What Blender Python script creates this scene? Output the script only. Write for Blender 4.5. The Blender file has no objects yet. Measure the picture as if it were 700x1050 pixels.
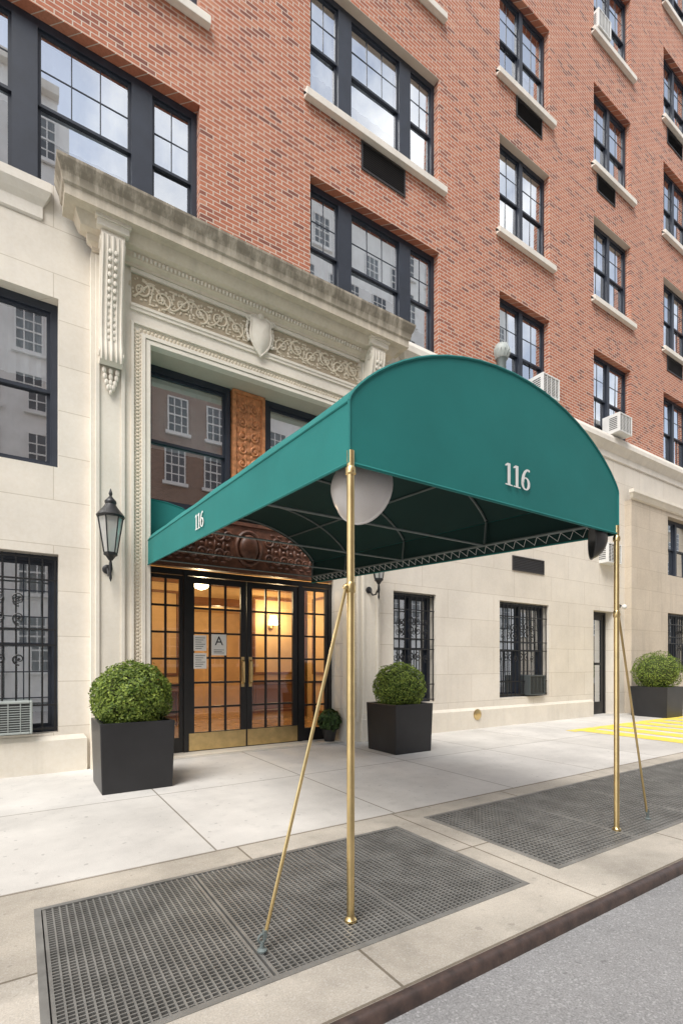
import bpy, bmesh, math, random
from mathutils import Vector, Matrix
random.seed(7)
SC = bpy.context.scene
COL = SC.collection
PI = math.pi
R = math.radians
YF = 6.55          # facade plane
PC = 2.82          # centre of the entrance

# ---------------------------------------------------------------- mesh helper
class MB:
    def __init__(s): s.v = []; s.f = []
    def add(s, vs, fs):
        o = len(s.v); s.v += [tuple(p) for p in vs]; s.f += [tuple(i+o for i in f) for f in fs]
    def quad(s, a, b, c, d): s.add([a, b, c, d], [(0, 1, 2, 3)])
    def box(s, x0, x1, y0, y1, z0, z1):
        s.add([(x0,y0,z0),(x1,y0,z0),(x1,y1,z0),(x0,y1,z0),(x0,y0,z1),(x1,y0,z1),(x1,y1,z1),(x0,y1,z1)],
              [(0,3,2,1),(4,5,6,7),(0,1,5,4),(1,2,6,5),(2,3,7,6),(3,0,4,7)])
    def tube(s, pts, r, n=8, caps=True):
        pts = [Vector(p) for p in pts]; k = len(pts)
        rs = r if isinstance(r, (list, tuple)) else [r]*k
        up = None; rings = []
        for i, p in enumerate(pts):
            t = (pts[min(i+1, k-1)] - pts[max(i-1, 0)])
            if t.length < 1e-9: t = Vector((0,0,1))
            t.normalize()
            if up is None:
                a = Vector((0,0,1)) if abs(t.z) < .9 else Vector((1,0,0))
                up = t.cross(a).normalized()
            else:
                up = (up - t*up.dot(t))
                if up.length < 1e-6: up = t.orthogonal()
                up.normalize()
            w = t.cross(up)
            rings.append([p + (up*math.cos(2*PI*j/n) + w*math.sin(2*PI*j/n))*rs[i] for j in range(n)])
        vs = [q for g in rings for q in g]; fs = []
        for i in range(k-1):
            for j in range(n):
                fs.append((i*n+j, i*n+(j+1)%n, (i+1)*n+(j+1)%n, (i+1)*n+j))
        if caps: fs.append(tuple(range(n-1, -1, -1))); fs.append(tuple((k-1)*n+j for j in range(n)))
        s.add(vs, fs)
    def lathe(s, prof, c, n=24, axis='z', rot=0, caps=True):
        vs = []
        for (r, h) in prof:
            for j in range(n):
                a = 2*PI*j/n + rot
                if axis == 'z': vs.append((c[0]+r*math.cos(a), c[1]+r*math.sin(a), c[2]+h))
                elif axis == 'y': vs.append((c[0]+r*math.cos(a), c[1]+h, c[2]+r*math.sin(a)))
                else: vs.append((c[0]+h, c[1]+r*math.cos(a), c[2]+r*math.sin(a)))
        fs = []
        for i in range(len(prof)-1):
            for j in range(n):
                fs.append((i*n+j, i*n+(j+1)%n, (i+1)*n+(j+1)%n, (i+1)*n+j))
        if caps:
            fs.append(tuple(range(n-1, -1, -1))); fs.append(tuple((len(prof)-1)*n+j for j in range(n)))
        s.add(vs, fs)
    def prism_x(s, poly, x0, x1):
        n = len(poly)
        vs = [(x0, y, z) for y, z in poly] + [(x1, y, z) for y, z in poly]
        fs = [tuple(range(n-1, -1, -1)), tuple(range(n, 2*n))]
        fs += [(i, (i+1)%n, n+(i+1)%n, n+i) for i in range(n)]
        s.add(vs, fs)
    def cornice(s, prof, x0, x1, yb, close_top=True):
        vs = []; fs = []
        for p, z in prof:
            vs += [(x0-p, yb, z), (x0-p, yb-p, z), (x1+p, yb-p, z), (x1+p, yb, z)]
        for i in range(len(prof)-1):
            for j in range(3):
                fs.append((i*4+j, i*4+j+1, (i+1)*4+j+1, (i+1)*4+j))
        fs.append((0, 1, 2, 3)); m = (len(prof)-1)*4; fs.append((m, m+1, m+2, m+3))
        s.add(vs, fs)
    def sphere(s, c, rx, ry, rz, n=10, m=6):
        vs = []; fs = []
        for i in range(m+1):
            ph = PI*i/m - PI/2
            for j in range(n):
                a = 2*PI*j/n
                vs.append((c[0]+rx*math.cos(ph)*math.cos(a), c[1]+ry*math.cos(ph)*math.sin(a), c[2]+rz*math.sin(ph)))
        for i in range(m):
            for j in range(n):
                fs.append((i*n+j, i*n+(j+1)%n, (i+1)*n+(j+1)%n, (i+1)*n+j))
        s.add(vs, fs)
    def wall(s, x0, x1, z0, z1, y, holes, depth):
        xs = sorted({x0, x1, *[h[0] for h in holes], *[h[1] for h in holes]})
        zs = sorted({z0, z1, *[h[2] for h in holes], *[h[3] for h in holes]})
        xs = [x for x in xs if x0 <= x <= x1]; zs = [z for z in zs if z0 <= z <= z1]
        for i in range(len(xs)-1):
            for k in range(len(zs)-1):
                cx = (xs[i]+xs[i+1])/2; cz = (zs[k]+zs[k+1])/2
                if any(h[0] < cx < h[1] and h[2] < cz < h[3] for h in holes): continue
                s.quad((xs[i],y,zs[k]),(xs[i+1],y,zs[k]),(xs[i+1],y,zs[k+1]),(xs[i],y,zs[k+1]))
        if depth:
            for a, b, c, d in holes:
                e = y+depth
                s.quad((a,y,c),(a,y,d),(a,e,d),(a,e,c)); s.quad((b,y,c),(b,e,c),(b,e,d),(b,y,d))
                s.quad((a,y,d),(b,y,d),(b,e,d),(a,e,d))
                if c > z0: s.quad((a,y,c),(a,e,c),(b,e,c),(b,y,c))
    def scroll(s, cx, cz, y, rad, turns, d, start, r, n=6, inner=.12):
        k = int(14*turns)+2; pts = []; rs = []
        for i in range(k):
            t = i/(k-1); a = start + d*t*turns*2*PI; q = rad*(1-t*(1-inner))
            pts.append((cx+q*math.cos(a), y, cz+q*math.sin(a))); rs.append(r*(1-.45*t))
        s.tube(pts, rs, n)
        s.sphere((cx, y, cz), r*1.5, r*1.2, r*1.5, 6, 4)
    def build(s, name, mat, parent=None, smooth=False, bevel=0, normals=True):
        me = bpy.data.meshes.new(name); me.from_pydata(s.v, [], s.f); me.update()
        if normals:
            bm = bmesh.new(); bm.from_mesh(me); bmesh.ops.recalc_face_normals(bm, faces=bm.faces[:]); bm.to_mesh(me); bm.free()
        me.materials.append(mat)
        if smooth:
            for p in me.polygons: p.use_smooth = True
            try: me.set_sharp_from_angle(angle=R(40))
            except Exception: pass
        o = bpy.data.objects.new(name, me); COL.objects.link(o)
        if parent:
            o.parent = parent
            if parent.type == 'EMPTY': o.matrix_parent_inverse = Matrix.Translation(-parent.location)
        if bevel:
            b = o.modifiers.new('Bevel', 'BEVEL'); b.width = bevel; b.segments = 2; b.limit_method = 'ANGLE'; b.angle_limit = R(40)
        return o

def tag(o, label, cat, group=None):
    o['label'] = label; o['category'] = cat
    if group: o['group'] = group
    return o
def thing(name, label, cat, loc=(0,0,0), group=None):
    o = bpy.data.objects.new(name, None); COL.objects.link(o); o.location = loc; o.empty_display_size = .1
    return tag(o, label, cat, group)
def struct(o): o['kind'] = 'structure'; return o
def dup(root, loc, label, scale=None, rz=None, group=None):
    r = root.copy(); COL.objects.link(r); r.location = loc; r['label'] = label
    if group: r['group'] = group
    if scale: r.scale = scale
    if rz is not None: r.rotation_euler = (0,0,rz)
    for ch in list(root.children):
        c = ch.copy(); COL.objects.link(c); c.parent = r; c.matrix_parent_inverse = ch.matrix_parent_inverse.copy()
        for g in list(ch.children):
            d = g.copy(); COL.objects.link(d); d.parent = c; d.matrix_parent_inverse = g.matrix_parent_inverse.copy()
    return r

# ---------------------------------------------------------------- materials
def new_mat(name):
    m = bpy.data.materials.new(name); m.use_nodes = True
    nt = m.node_tree; nt.nodes.clear()
    out = nt.nodes.new('ShaderNodeOutputMaterial')
    return m, nt, out
def N(nt, t, **kw):
    n = nt.nodes.new(t)
    for k, v in kw.items(): setattr(n, k, v)
    return n
def mixc(nt, fac, a, b, blend='MIX'):
    n = nt.nodes.new('ShaderNodeMix'); n.data_type = 'RGBA'; n.blend_type = blend
    for sock, val in ((n.inputs[0], fac), (n.inputs[6], a), (n.inputs[7], b)):
        if hasattr(val, 'links'): nt.links.new(val, sock)
        elif isinstance(val, (int, float)): sock.default_value = val
        else: sock.default_value = (*val[:3], 1)
    return n.outputs[2]
def noise(nt, vec, scale, detail=5, rough=.6):
    n = N(nt, 'ShaderNodeTexNoise'); n.inputs['Scale'].default_value = scale
    n.inputs['Detail'].default_value = detail; n.inputs['Roughness'].default_value = rough
    nt.links.new(vec, n.inputs['Vector']); return n.outputs['Fac']
def ramp(nt, fac, p0, p1, c0=(0,0,0), c1=(1,1,1)):
    n = N(nt, 'ShaderNodeValToRGB'); e = n.color_ramp.elements
    e[0].position = p0; e[1].position = p1; e[0].color = (*c0, 1); e[1].color = (*c1, 1)
    nt.links.new(fac, n.inputs[0]); return n.outputs[0]
def multiramp(nt, fac, stops):
    n = N(nt, 'ShaderNodeValToRGB'); e = n.color_ramp.elements
    while len(e) < len(stops): e.new(.5)
    for i, (p, c) in enumerate(stops): e[i].position = p; e[i].color = (*c, 1)
    nt.links.new(fac, n.inputs[0]); return n.outputs[0]
def mul(nt, a, k):
    f = N(nt, 'ShaderNodeMath', operation='MULTIPLY'); nt.links.new(a, f.inputs[0])
    if hasattr(k, 'links'): nt.links.new(k, f.inputs[1])
    else: f.inputs[1].default_value = k
    return f.outputs[0]
def bump(nt, h, strength, dist=.01):
    n = N(nt, 'ShaderNodeBump'); n.inputs['Strength'].default_value = strength; n.inputs['Distance'].default_value = dist
    nt.links.new(h, n.inputs['Height']); return n.outputs[0]
def princ(nt, out, col, rough=.6, metal=0, spec=.5, nrm=None):
    p = N(nt, 'ShaderNodeBsdfPrincipled')
    if hasattr(col, 'links'): nt.links.new(col, p.inputs['Base Color'])
    else: p.inputs['Base Color'].default_value = (*col, 1)
    if hasattr(rough, 'links'): nt.links.new(rough, p.inputs['Roughness'])
    else: p.inputs['Roughness'].default_value = rough
    p.inputs['Metallic'].default_value = metal
    p.inputs['Specular IOR Level'].default_value = spec
    if nrm: nt.links.new(nrm, p.inputs['Normal'])
    nt.links.new(p.outputs[0], out.inputs[0]); return p
def M(name, col, rough=.6, metal=0, var=.12, vs=4, bmp=0, bs=60, spec=.5, col2=None):
    m, nt, out = new_mat(name)
    tc = N(nt, 'ShaderNodeTexCoord').outputs['Object']
    f = ramp(nt, noise(nt, tc, vs), .3, .7)
    c = mixc(nt, f, [x*(1-var) for x in col], [min(1, x*(1+var)) for x in (col2 or col)])
    nr = bump(nt, noise(nt, tc, bs, 3), bmp, .004) if bmp else None
    princ(nt, out, c, rough, metal, spec, nr); return m
def uv_wall(nt):
    tc = N(nt, 'ShaderNodeTexCoord').outputs['Object']
    sp = N(nt, 'ShaderNodeSeparateXYZ'); nt.links.new(tc, sp.inputs[0])
    ad = N(nt, 'ShaderNodeMath', operation='ADD'); nt.links.new(sp.outputs[0], ad.inputs[0]); nt.links.new(sp.outputs[1], ad.inputs[1])
    cb = N(nt, 'ShaderNodeCombineXYZ'); nt.links.new(ad.outputs[0], cb.inputs[0]); nt.links.new(sp.outputs[2], cb.inputs[1])
    return tc, cb.outputs[0], sp
def brick_node(nt, vec, c1, c2, cm, w, h, mort, off=.5, smooth=.1, bias=0):
    b = N(nt, 'ShaderNodeTexBrick'); nt.links.new(vec, b.inputs['Vector']); b.offset = off
    b.inputs['Color1'].default_value = (*c1,1); b.inputs['Color2'].default_value = (*c2,1); b.inputs['Mortar'].default_value = (*cm,1)
    b.inputs['Scale'].default_value = 1; b.inputs['Mortar Size'].default_value = mort; b.inputs['Mortar Smooth'].default_value = smooth
    b.inputs['Bias'].default_value = bias; b.inputs['Brick Width'].default_value = w; b.inputs['Row Height'].default_value = h
    return b

def brick_mat(name, pal, cm):
    m, nt, out = new_mat(name)
    tc, uv, sp = uv_wall(nt)
    b = brick_node(nt, uv, (0,0,0), (1,1,1), (.5,.5,.5), .186, .0625, .0066, smooth=.08)
    bc = multiramp(nt, b.outputs['Color'], pal)
    n1 = ramp(nt, noise(nt, tc, .5, 4), .3, .7); n2 = noise(nt, tc, 30, 3)
    bc = mixc(nt, .30, bc, n2, 'OVERLAY')
    c = mixc(nt, b.outputs['Fac'], bc, cm)
    c = mixc(nt, .18, c, mixc(nt, n1, (.66,.58,.52), (1,1,1)), 'MULTIPLY')
    iv = N(nt, 'ShaderNodeMath', operation='SUBTRACT'); iv.inputs[0].default_value = 1; nt.links.new(b.outputs['Fac'], iv.inputs[1])
    princ(nt, out, c, .85, 0, .3, bump(nt, iv.outputs[0], .4, .005)); return m
def stone_mat(name, col, joints=True, w=1.25, h=.52, dirt=.35, dirt_z=None, dk=.65):
    m, nt, out = new_mat(name)
    tc, uv, sp = uv_wall(nt)
    base = mixc(nt, ramp(nt, noise(nt, tc, 1.3, 6), .3, .7), [c*.89 for c in col], [min(.92, c*1.05) for c in col])
    base = mixc(nt, .22, base, noise(nt, tc, 25, 5, .7), 'OVERLAY')
    h_ = noise(nt, tc, 45, 4)
    if joints:
        b = brick_node(nt, uv, (1,1,1), (.93,.92,.905), (.68,.64,.58), w, h, .0045)
        base = mixc(nt, .85, base, b.outputs['Color'], 'MULTIPLY')
    mp = N(nt, 'ShaderNodeMapping'); mp.inputs['Scale'].default_value = (5, 5, .5); nt.links.new(tc, mp.inputs[0])
    st = ramp(nt, noise(nt, mp.outputs[0], 1.0, 5), .52, .8)
    base = mixc(nt, mul(nt, st, dirt), base, [c*.5 for c in col])
    if dirt_z:
        mr = N(nt, 'ShaderNodeMapRange'); nt.links.new(sp.outputs[2], mr.inputs[0]); mr.inputs[1].default_value = dirt_z[0]; mr.inputs[2].default_value = dirt_z[1]; mr.inputs[4].default_value = dk
        g = mul(nt, mr.outputs[0], ramp(nt, noise(nt, mp.outputs[0], 1.6, 6, .7), .20, .55))
        base = mixc(nt, g, base, (.165,.142,.105))
    princ(nt, out, base, .85, 0, .3, bump(nt, h_, .25, .004)); return m
def glass_mat(name, tint, refl, milk=0, gcol=(.93,.96,1)):
    m, nt, out = new_mat(name)
    tr = N(nt, 'ShaderNodeBsdfTransparent'); tr.inputs[0].default_value = (*tint, 1)
    base = tr.outputs[0]
    if milk:
        df = N(nt, 'ShaderNodeBsdfDiffuse'); df.inputs[0].default_value = (.80,.80,.79,1)
        tl = N(nt, 'ShaderNodeBsdfTranslucent'); tl.inputs[0].default_value = (.80,.80,.79,1)
        ms = N(nt, 'ShaderNodeMixShader'); ms.inputs[0].default_value = .5; nt.links.new(df.outputs[0], ms.inputs[1]); nt.links.new(tl.outputs[0], ms.inputs[2])
        m2 = N(nt, 'ShaderNodeMixShader'); m2.inputs[0].default_value = milk; nt.links.new(base, m2.inputs[1]); nt.links.new(ms.outputs[0], m2.inputs[2]); base = m2.outputs[0]
    gl = N(nt, 'ShaderNodeBsdfGlossy'); gl.inputs['Roughness'].default_value = .01; gl.inputs[0].default_value = (*gcol,1)
    lw = N(nt, 'ShaderNodeLayerWeight'); lw.inputs[0].default_value = .35
    mr = N(nt, 'ShaderNodeMapRange'); nt.links.new(lw.outputs['Facing'], mr.inputs[0]); mr.inputs[3].default_value = refl; mr.inputs[4].default_value = min(1, refl+.5)
    mx = N(nt, 'ShaderNodeMixShader'); nt.links.new(mr.outputs[0], mx.inputs[0]); nt.links.new(base, mx.inputs[1]); nt.links.new(gl.outputs[0], mx.inputs[2])
    nt.links.new(mx.outputs[0], out.inputs[0]); return m
def emit_mat(name, col, s):
    m, nt, out = new_mat(name)
    e = N(nt, 'ShaderNodeEmission'); e.inputs[0].default_value = (*col,1); e.inputs[1].default_value = s
    nt.links.new(e.outputs[0], out.inputs[0]); return m
def ground_mat(name, col, speck=.25, slab=None, stain=.3, rough=.9, sc=160, coarse=0):
    m, nt, out = new_mat(name)
    tc = N(nt, 'ShaderNodeTexCoord').outputs['Object']
    b1 = mixc(nt, ramp(nt, noise(nt, tc, .9, 6, .65), .3, .72), [c*(1-stain) for c in col], [c*(1+stain*.35) for c in col])
    b1 = mixc(nt, speck, b1, noise(nt, tc, sc, 2), 'OVERLAY')
    if coarse:
        v = N(nt, 'ShaderNodeTexVoronoi'); v.inputs['Scale'].default_value = 130; nt.links.new(tc, v.inputs['Vector'])
        sp_ = N(nt, 'ShaderNodeSeparateColor'); nt.links.new(v.outputs['Color'], sp_.inputs[0])
        b1 = mixc(nt, mul(nt, ramp(nt, sp_.outputs[0], .84, .90), coarse), b1, [min(.8, c*1.8) for c in col])
        b1 = mixc(nt, mul(nt, ramp(nt, sp_.outputs[1], .74, .80), coarse), b1, [c*.45 for c in col])
    spots = ramp(nt, noise(nt, tc, 7, 3, .5), .60, .72)
    b1 = mixc(nt, mul(nt, spots, stain*.8), b1, [c*.55 for c in col])
    gum = ramp(nt, noise(nt, tc, 19, 1, .4), .72, .75)
    b1 = mixc(nt, mul(nt, gum, .5), b1, [c*.45 for c in col])
    hgt = noise(nt, tc, sc, 2)
    if slab:
        mp = N(nt, 'ShaderNodeMapping'); mp.inputs['Location'].default_value = slab[2]; nt.links.new(tc, mp.inputs[0])
        b = brick_node(nt, mp.outputs[0], (1,1,1), (.88,.87,.85), (.42,.39,.35), slab[0], slab[1], .007, 0)
        b1 = mixc(nt, 1, b1, b.outputs['Color'], 'MULTIPLY')
    princ(nt, out, b1, rough, 0, .3, bump(nt, hgt, .25, .003)); return m
def paint_mat(name, col, under):
    m, nt, out = new_mat(name)
    tc = N(nt, 'ShaderNodeTexCoord').outputs['Object']
    w_ = ramp(nt, noise(nt, tc, 6, 7, .75), .50, .62)
    c = mixc(nt, mul(nt, w_, .6), col, under)
    princ(nt, out, c, .8, 0, .3); return m
def leaf_mat(name, dark, light):
    m, nt, out = new_mat(name)
    g = N(nt, 'ShaderNodeNewGeometry'); tc = N(nt, 'ShaderNodeTexCoord').outputs['Object']
    c = ramp(nt, g.outputs['Random Per Island'], .1, .95, dark, light)
    c = mixc(nt, ramp(nt, noise(nt, tc, 9, 2), .35, .65), mixc(nt, .5, c, dark), c)
    p = princ(nt, out, c, .5, 0, .4)
    tl = N(nt, 'ShaderNodeBsdfTranslucent'); nt.links.new(c, tl.inputs[0])
    mx = N(nt, 'ShaderNodeMixShader'); mx.inputs[0].default_value = .25
    nt.links.new(p.outputs[0], mx.inputs[1]); nt.links.new(tl.outputs[0], mx.inputs[2]); nt.links.new(mx.outputs[0], out.inputs[0])
    return m

BRICK = brick_mat('red brick', [(0,(.21,.085,.066)),(.12,(.31,.115,.078)),(.27,(.43,.155,.092)),(.6,(.49,.188,.11)),(.85,(.42,.15,.09)),(1,(.53,.24,.15))], (.63,.53,.44))
TAN = brick_mat('tan brick', [(0,(.52,.42,.31)),(1,(.62,.52,.40))], (.6,.55,.47))
DULL = brick_mat('dull brown brick', [(0,(.24,.15,.11)),(1,(.33,.21,.155))], (.42,.36,.31))
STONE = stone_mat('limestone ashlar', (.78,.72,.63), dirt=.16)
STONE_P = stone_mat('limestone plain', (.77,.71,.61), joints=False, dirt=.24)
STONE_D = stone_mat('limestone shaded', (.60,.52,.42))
FRIEZE_BG = stone_mat('dark tan limestone', (.43,.355,.255), joints=False, dirt=.4)  # darker stone tone for the ground behind the raised frieze scrolls
RELIEF = stone_mat('carved tan limestone', (.72,.635,.50), joints=False, dirt=.35)
CORN = stone_mat('weathered limestone', (.70,.62,.50), joints=False, dirt=.45, dirt_z=(6.26, 6.54), dk=.88)
SILL = stone_mat('sill stone', (.77,.72,.64), joints=False, dirt=.25)
PALE = stone_mat('pale render', (.84,.83,.80), joints=False, dirt=.2)
FRAME = M('dark window frame', (.022,.028,.042), .45, 0, .2)
IRON = M('black iron', (.014,.014,.015), .4, 0, .2)
BLACK = M('black planter', (.018,.018,.02), .38, 0, .25, 3, .15, 200)
GLASS = glass_mat('window glass', (.74,.80,.84), .46)
DGLASS = glass_mat('door glass', (.92,.90,.85), .09)
BLIND = M('window blind', (.80,.79,.77), .9, 0, .08)
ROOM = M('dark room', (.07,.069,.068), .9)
FARGL = M('far window pane', (.12,.13,.14), .3, 0, .3, .3)
BRASS = M('polished brass', (.70,.53,.26), .28, 1, .15, 8)
BRONZE = M('carved bronze', (.52,.215,.09), .5, .15, .4, 14, .4, 60)
DBRONZE = M('carved dark wood', (.125,.052,.030), .45, 0, .45, 14, .4, 60)
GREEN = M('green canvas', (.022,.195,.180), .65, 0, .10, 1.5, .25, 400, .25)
GREEN_IN = M('green canvas lining', (.006,.036,.032), .85, 0, .1, 1.5)  # inner canvas faces; the shade under the canopy is put into this colour
PIPE = M('painted pipe', (.17,.20,.195), .5, .2)
WHITE = M('white lettering', (.82,.82,.79), .7, 0, .02)
ACW = M('white enamel', (.72,.715,.69), .5, 0, .08)
ACG = M('dark enamel', (.06,.07,.07), .5, 0, .1)
ACM = M('grey green enamel', (.34,.37,.35), .5, 0, .1)
ACD = M('dark slats', (.08,.08,.08), .6)
VENT = M('vent metal', (.05,.046,.045), .5, .3)
DISH = M('white enamel dish', (.70,.67,.66), .30, 0, .06)
DISHD = M('dark dish', (.05,.05,.05), .35, .2, .08)
LOBBY = M('lobby wall', (.64,.44,.22), .6, 0, .15, 2)
LFLOOR = M('lobby floor', (.42,.28,.15), .18, 0, .2, 3)
LWOOD = M('lobby wood', (.19,.082,.034), .4)
SOIL = M('soil', (.035,.025,.018), .95)
TERRA = M('dark pot', (.03,.028,.027), .5)
LEAF = leaf_mat('boxwood leaves', (.07,.125,.018), (.37,.46,.08))
LEAF2 = leaf_mat('broad leaves', (.03,.06,.02), (.11,.19,.05))
BARK = M('dark twigs', (.055,.07,.02), .9)
STEEL = M('worn steel kerb', (.070,.054,.050), .45, .3, .3, 14, .4, 80, col2=(.10,.066,.054))
GRATE = M('galvanised grating', (.25,.245,.23), .5, .4, .25, 5)
PIT = M('grate pit', (.022,.021,.02), .95)
PAVE = ground_mat('concrete pavement', (.66,.635,.595), .3, (1.52, 1.66, (-1.1, -3.22, 0)), .25)
STRIP = ground_mat('worn kerbside concrete', (.56,.51,.435), .4, (1.34, .87, (-2.58,-1.47,0)), .46, coarse=.10)
ASPH = ground_mat('asphalt', (.31,.305,.30), .65, None, .22, .9, 140, .30)
EARTH = ground_mat('bare ground', (.2,.19,.17), .3)
YEL = paint_mat('worn yellow paint', (.84,.64,.08), (.55,.52,.45))
LANTG = glass_mat('lantern glass', (.90,.90,.89), .12, .65, (1,1,1))
CREAM = M('candle sleeve', (.6,.56,.45), .7)
PAPER = M('paper', (.90,.88,.83), .8, 0, .02)
PRINT = M('print', (.012,.012,.014), .8)

# ---------------------------------------------------------------- ground
RZ = -.050
m = MB(); m.quad((-150,-150,-.16),(150,-150,-.16),(150,150,-.16),(-150,150,-.16)); struct(m.build('ground', EARTH))
m = MB(); m.quad((-70,-9,RZ),(90,-9,RZ),(90,1.44,RZ),(-70,1.44,RZ)); struct(m.build('road', ASPH))
m = MB(); m.quad((-70,3.22,0),(90,3.22,0),(90,7.0,0),(-70,7.0,0)); struct(m.build('pavement', PAVE))
G1 = (.06, 2.42, 1.77, 2.95); G2 = (2.74, 7.6, 1.80, 3.0)
m = MB(); YK = 1.456
def hstrip(x0, x1, y0, y1): m.quad((x0,y0,0),(x1,y0,0),(x1,y1,0),(x0,y1,0))
hstrip(-70, G1[0], YK, 3.22); hstrip(G1[1], G2[0], YK, 3.22); hstrip(G2[1], 90, YK, 3.22)
for g in (G1, G2): hstrip(g[0], g[1], YK, g[2]); hstrip(g[0], g[1], g[3], 3.22)
struct(m.build('kerbside_paving', STRIP))
m = MB()
for g in (G1, G2):
    a, b, c, d = g; z = -.28
    m.quad((a,c,z),(b,c,z),(b,d,z),(a,d,z)); m.quad((a,c,0),(b,c,0),(b,c,z),(a,c,z)); m.quad((a,d,0),(b,d,0),(b,d,z),(a,d,z))
    m.quad((a,c,0),(a,d,0),(a,d,z),(a,c,z)); m.quad((b,c,0),(b,d,0),(b,d,z),(b,c,z))
struct(m.build('grate_pit', PIT))
m = MB(); m.prism_x([(YK,-.15),(1.410,-.15),(1.413,-.04),(1.416,-.014),(1.424,-.002),(1.434,.004),(YK,.005)], -70, 90)
struct(m.build('kerb', STEEL, smooth=True))
m = MB(); m.quad((-70,-13,-.02),(90,-13,-.02),(90,-9,-.02),(-70,-9,-.02)); m.quad((-70,-9,-.02),(90,-9,-.02),(90,-9,-.125),(-70,-9,-.125)); struct(m.build('far_pavement', PAVE))
m = MB()
for i in range(8):
    x = 8.62 + i*.66
    m.quad((x,3.50,.004),(x+.42,3.50,.004),(x+.42,5.22,.004),(x,5.22,.004))
m.quad((8.45,5.22,.004),(13.9,5.22,.004),(13.9,5.42,.004),(8.45,5.42,.004)); m.quad((8.45,3.30,.004),(13.9,3.30,.004),(13.9,3.50,.004),(8.45,3.50,.004))
struct(m.build('painted_marking', YEL))

def grate(g, label, panels, sy, sx):
    a, b, c, d = g
    t = thing('pavement_grate', label, 'grate', ((a+b)/2,(c+d)/2,0))
    f = MB(); w = .03
    f.box(a,b,c,c+w,-.05,.003); f.box(a,b,d-w,d,-.05,.003); f.box(a,a+w,c+w,d-w,-.05,.003); f.box(b-w,b,c+w,d-w,-.05,.003)
    f.build('frame', GRATE, t)
    wp = (b-a-2*w)/panels
    for k in range(panels):
        x0 = a+w+k*wp+.006; x1 = a+w+(k+1)*wp-.006
        q = MB(); y = c+w+.012
        q.box(x0,x0+.014,c+w+.002,d-w-.002,-.03,-.001); q.box(x1-.014,x1,c+w+.002,d-w-.002,-.03,-.001)
        while y < d-w-.01:
            q.box(x0+.014,x1-.014,y,y+sy*.28,-.014,-.001); y += sy
        x = x0+.04
        while x < x1-.02:
            q.box(x,x+sx*.24,c+w+.004,d-w-.004,-.010,.0005); x += sx
        q.build('grating_panel', GRATE, t)
    return t
grate(G1, 'steel pavement grating nearest the viewer, with the left brass post standing on it', 3, .0225, .031)
grate(G2, 'longer steel pavement grating beyond the first, under the right brass canopy post', 5, .036, .040)

# ---------------------------------------------------------------- apartment building
bld = thing('apartment_building', 'red brick apartment building with limestone base, carved entrance surround and dark framed windows', 'building', (0,0,0))
PIT_ROWS = [6.72+3.14*k for k in range(5)]; WH = 1.95
TRI = [(-.655, 2.01), (3.69, 6.355)]
PAIR = [(8.0, 9.62), (11.33, 13.0), (14.72, 16.35), (18.1, 19.7)]
holes = []
for k in range(4):
    for a, b in TRI: holes.append((a, b, PIT_ROWS[k], PIT_ROWS[k]+WH))
for k in range(5):
    for a, b in PAIR: holes.append((a, b, PIT_ROWS[k], PIT_ROWS[k]+WH))
m = MB(); m.wall(-8, 22, 6.72, 24, YF, holes, .28); m.build('brick_wall', BRICK, bld)
LW = (-.95, .375, .45, 2.5); UW = (-.95, .375, 3.5, 5.44)
B2 = (5.3, 6.28, .55, 2.48); CW = (8.0, 9.6, .55, 2.5); DD = (11.32, 12.2, .0, 2.5)
E1 = (14.6, 16.2, 1.0, 2.6); E2 = (14.6, 16.2, 3.62, 5.2); E3=(17.6,19.0,1.0,2.6)
PO = (1.36, 4.28, 0, 5.2)
m = MB(); m.wall(-8, 22, 0, 6.72, YF, [LW, UW, B2, CW, DD, E1, E2, E3, PO], .3)
for x in (PO[0], PO[1]):
    m.quad((x,YF+.3,0),(x,YF+.44,0),(x,YF+.44,5.2),(x,YF+.3,5.2))
m.quad((PO[0],YF+.3,5.2),(PO[1],YF+.3,5.2),(PO[1],YF+.44,5.2),(PO[0],YF+.44,5.2))
m.build('stone_wall', STONE, bld)
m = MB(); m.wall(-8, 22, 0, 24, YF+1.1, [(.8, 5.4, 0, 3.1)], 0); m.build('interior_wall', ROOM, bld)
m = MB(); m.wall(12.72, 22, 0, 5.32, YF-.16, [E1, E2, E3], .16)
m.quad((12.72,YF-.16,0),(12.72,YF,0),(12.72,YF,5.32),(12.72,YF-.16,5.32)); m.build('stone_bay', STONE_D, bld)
m = MB(); m.cornice([(0,5.32),(.05,5.34),(.09,5.42),(.12,5.46),(.12,5.54),(0,5.58)], 12.72, 22, YF-.16); m.build('bay_ledge', STONE_P, bld)
def belt(x0, x1):
    m = MB(); m.cornice([(0,6.2),(.03,6.22),(.03,6.36),(.07,6.40),(.12,6.47),(.17,6.52),(.17,6.62),(.14,6.70),(0,6.735)], x0, x1, YF-.003); m.build('belt_cornice', SILL, bld)
belt(5.55, 22)
m = MB(); m.cornice([(0,6.25),(.02,6.27),(.02,6.40),(.06,6.46),(.10,6.54),(.10,6.64),(0,6.70)], -8, .2, YF-.003); m.build('belt_cornice', SILL, bld)
def plinth(x0, x1, h, p=.045, y=YF):
    m = MB(); m.cornice([(p,0),(p,h-.05),(p*.3,h),(0,h)], x0, x1, y-.003); m.build('plinth', STONE_P, bld)
plinth(-8, .62, .42); plinth(5.05, 11.2, .40); plinth(12.8, 22, .40, .045, YF-.16)

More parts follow.
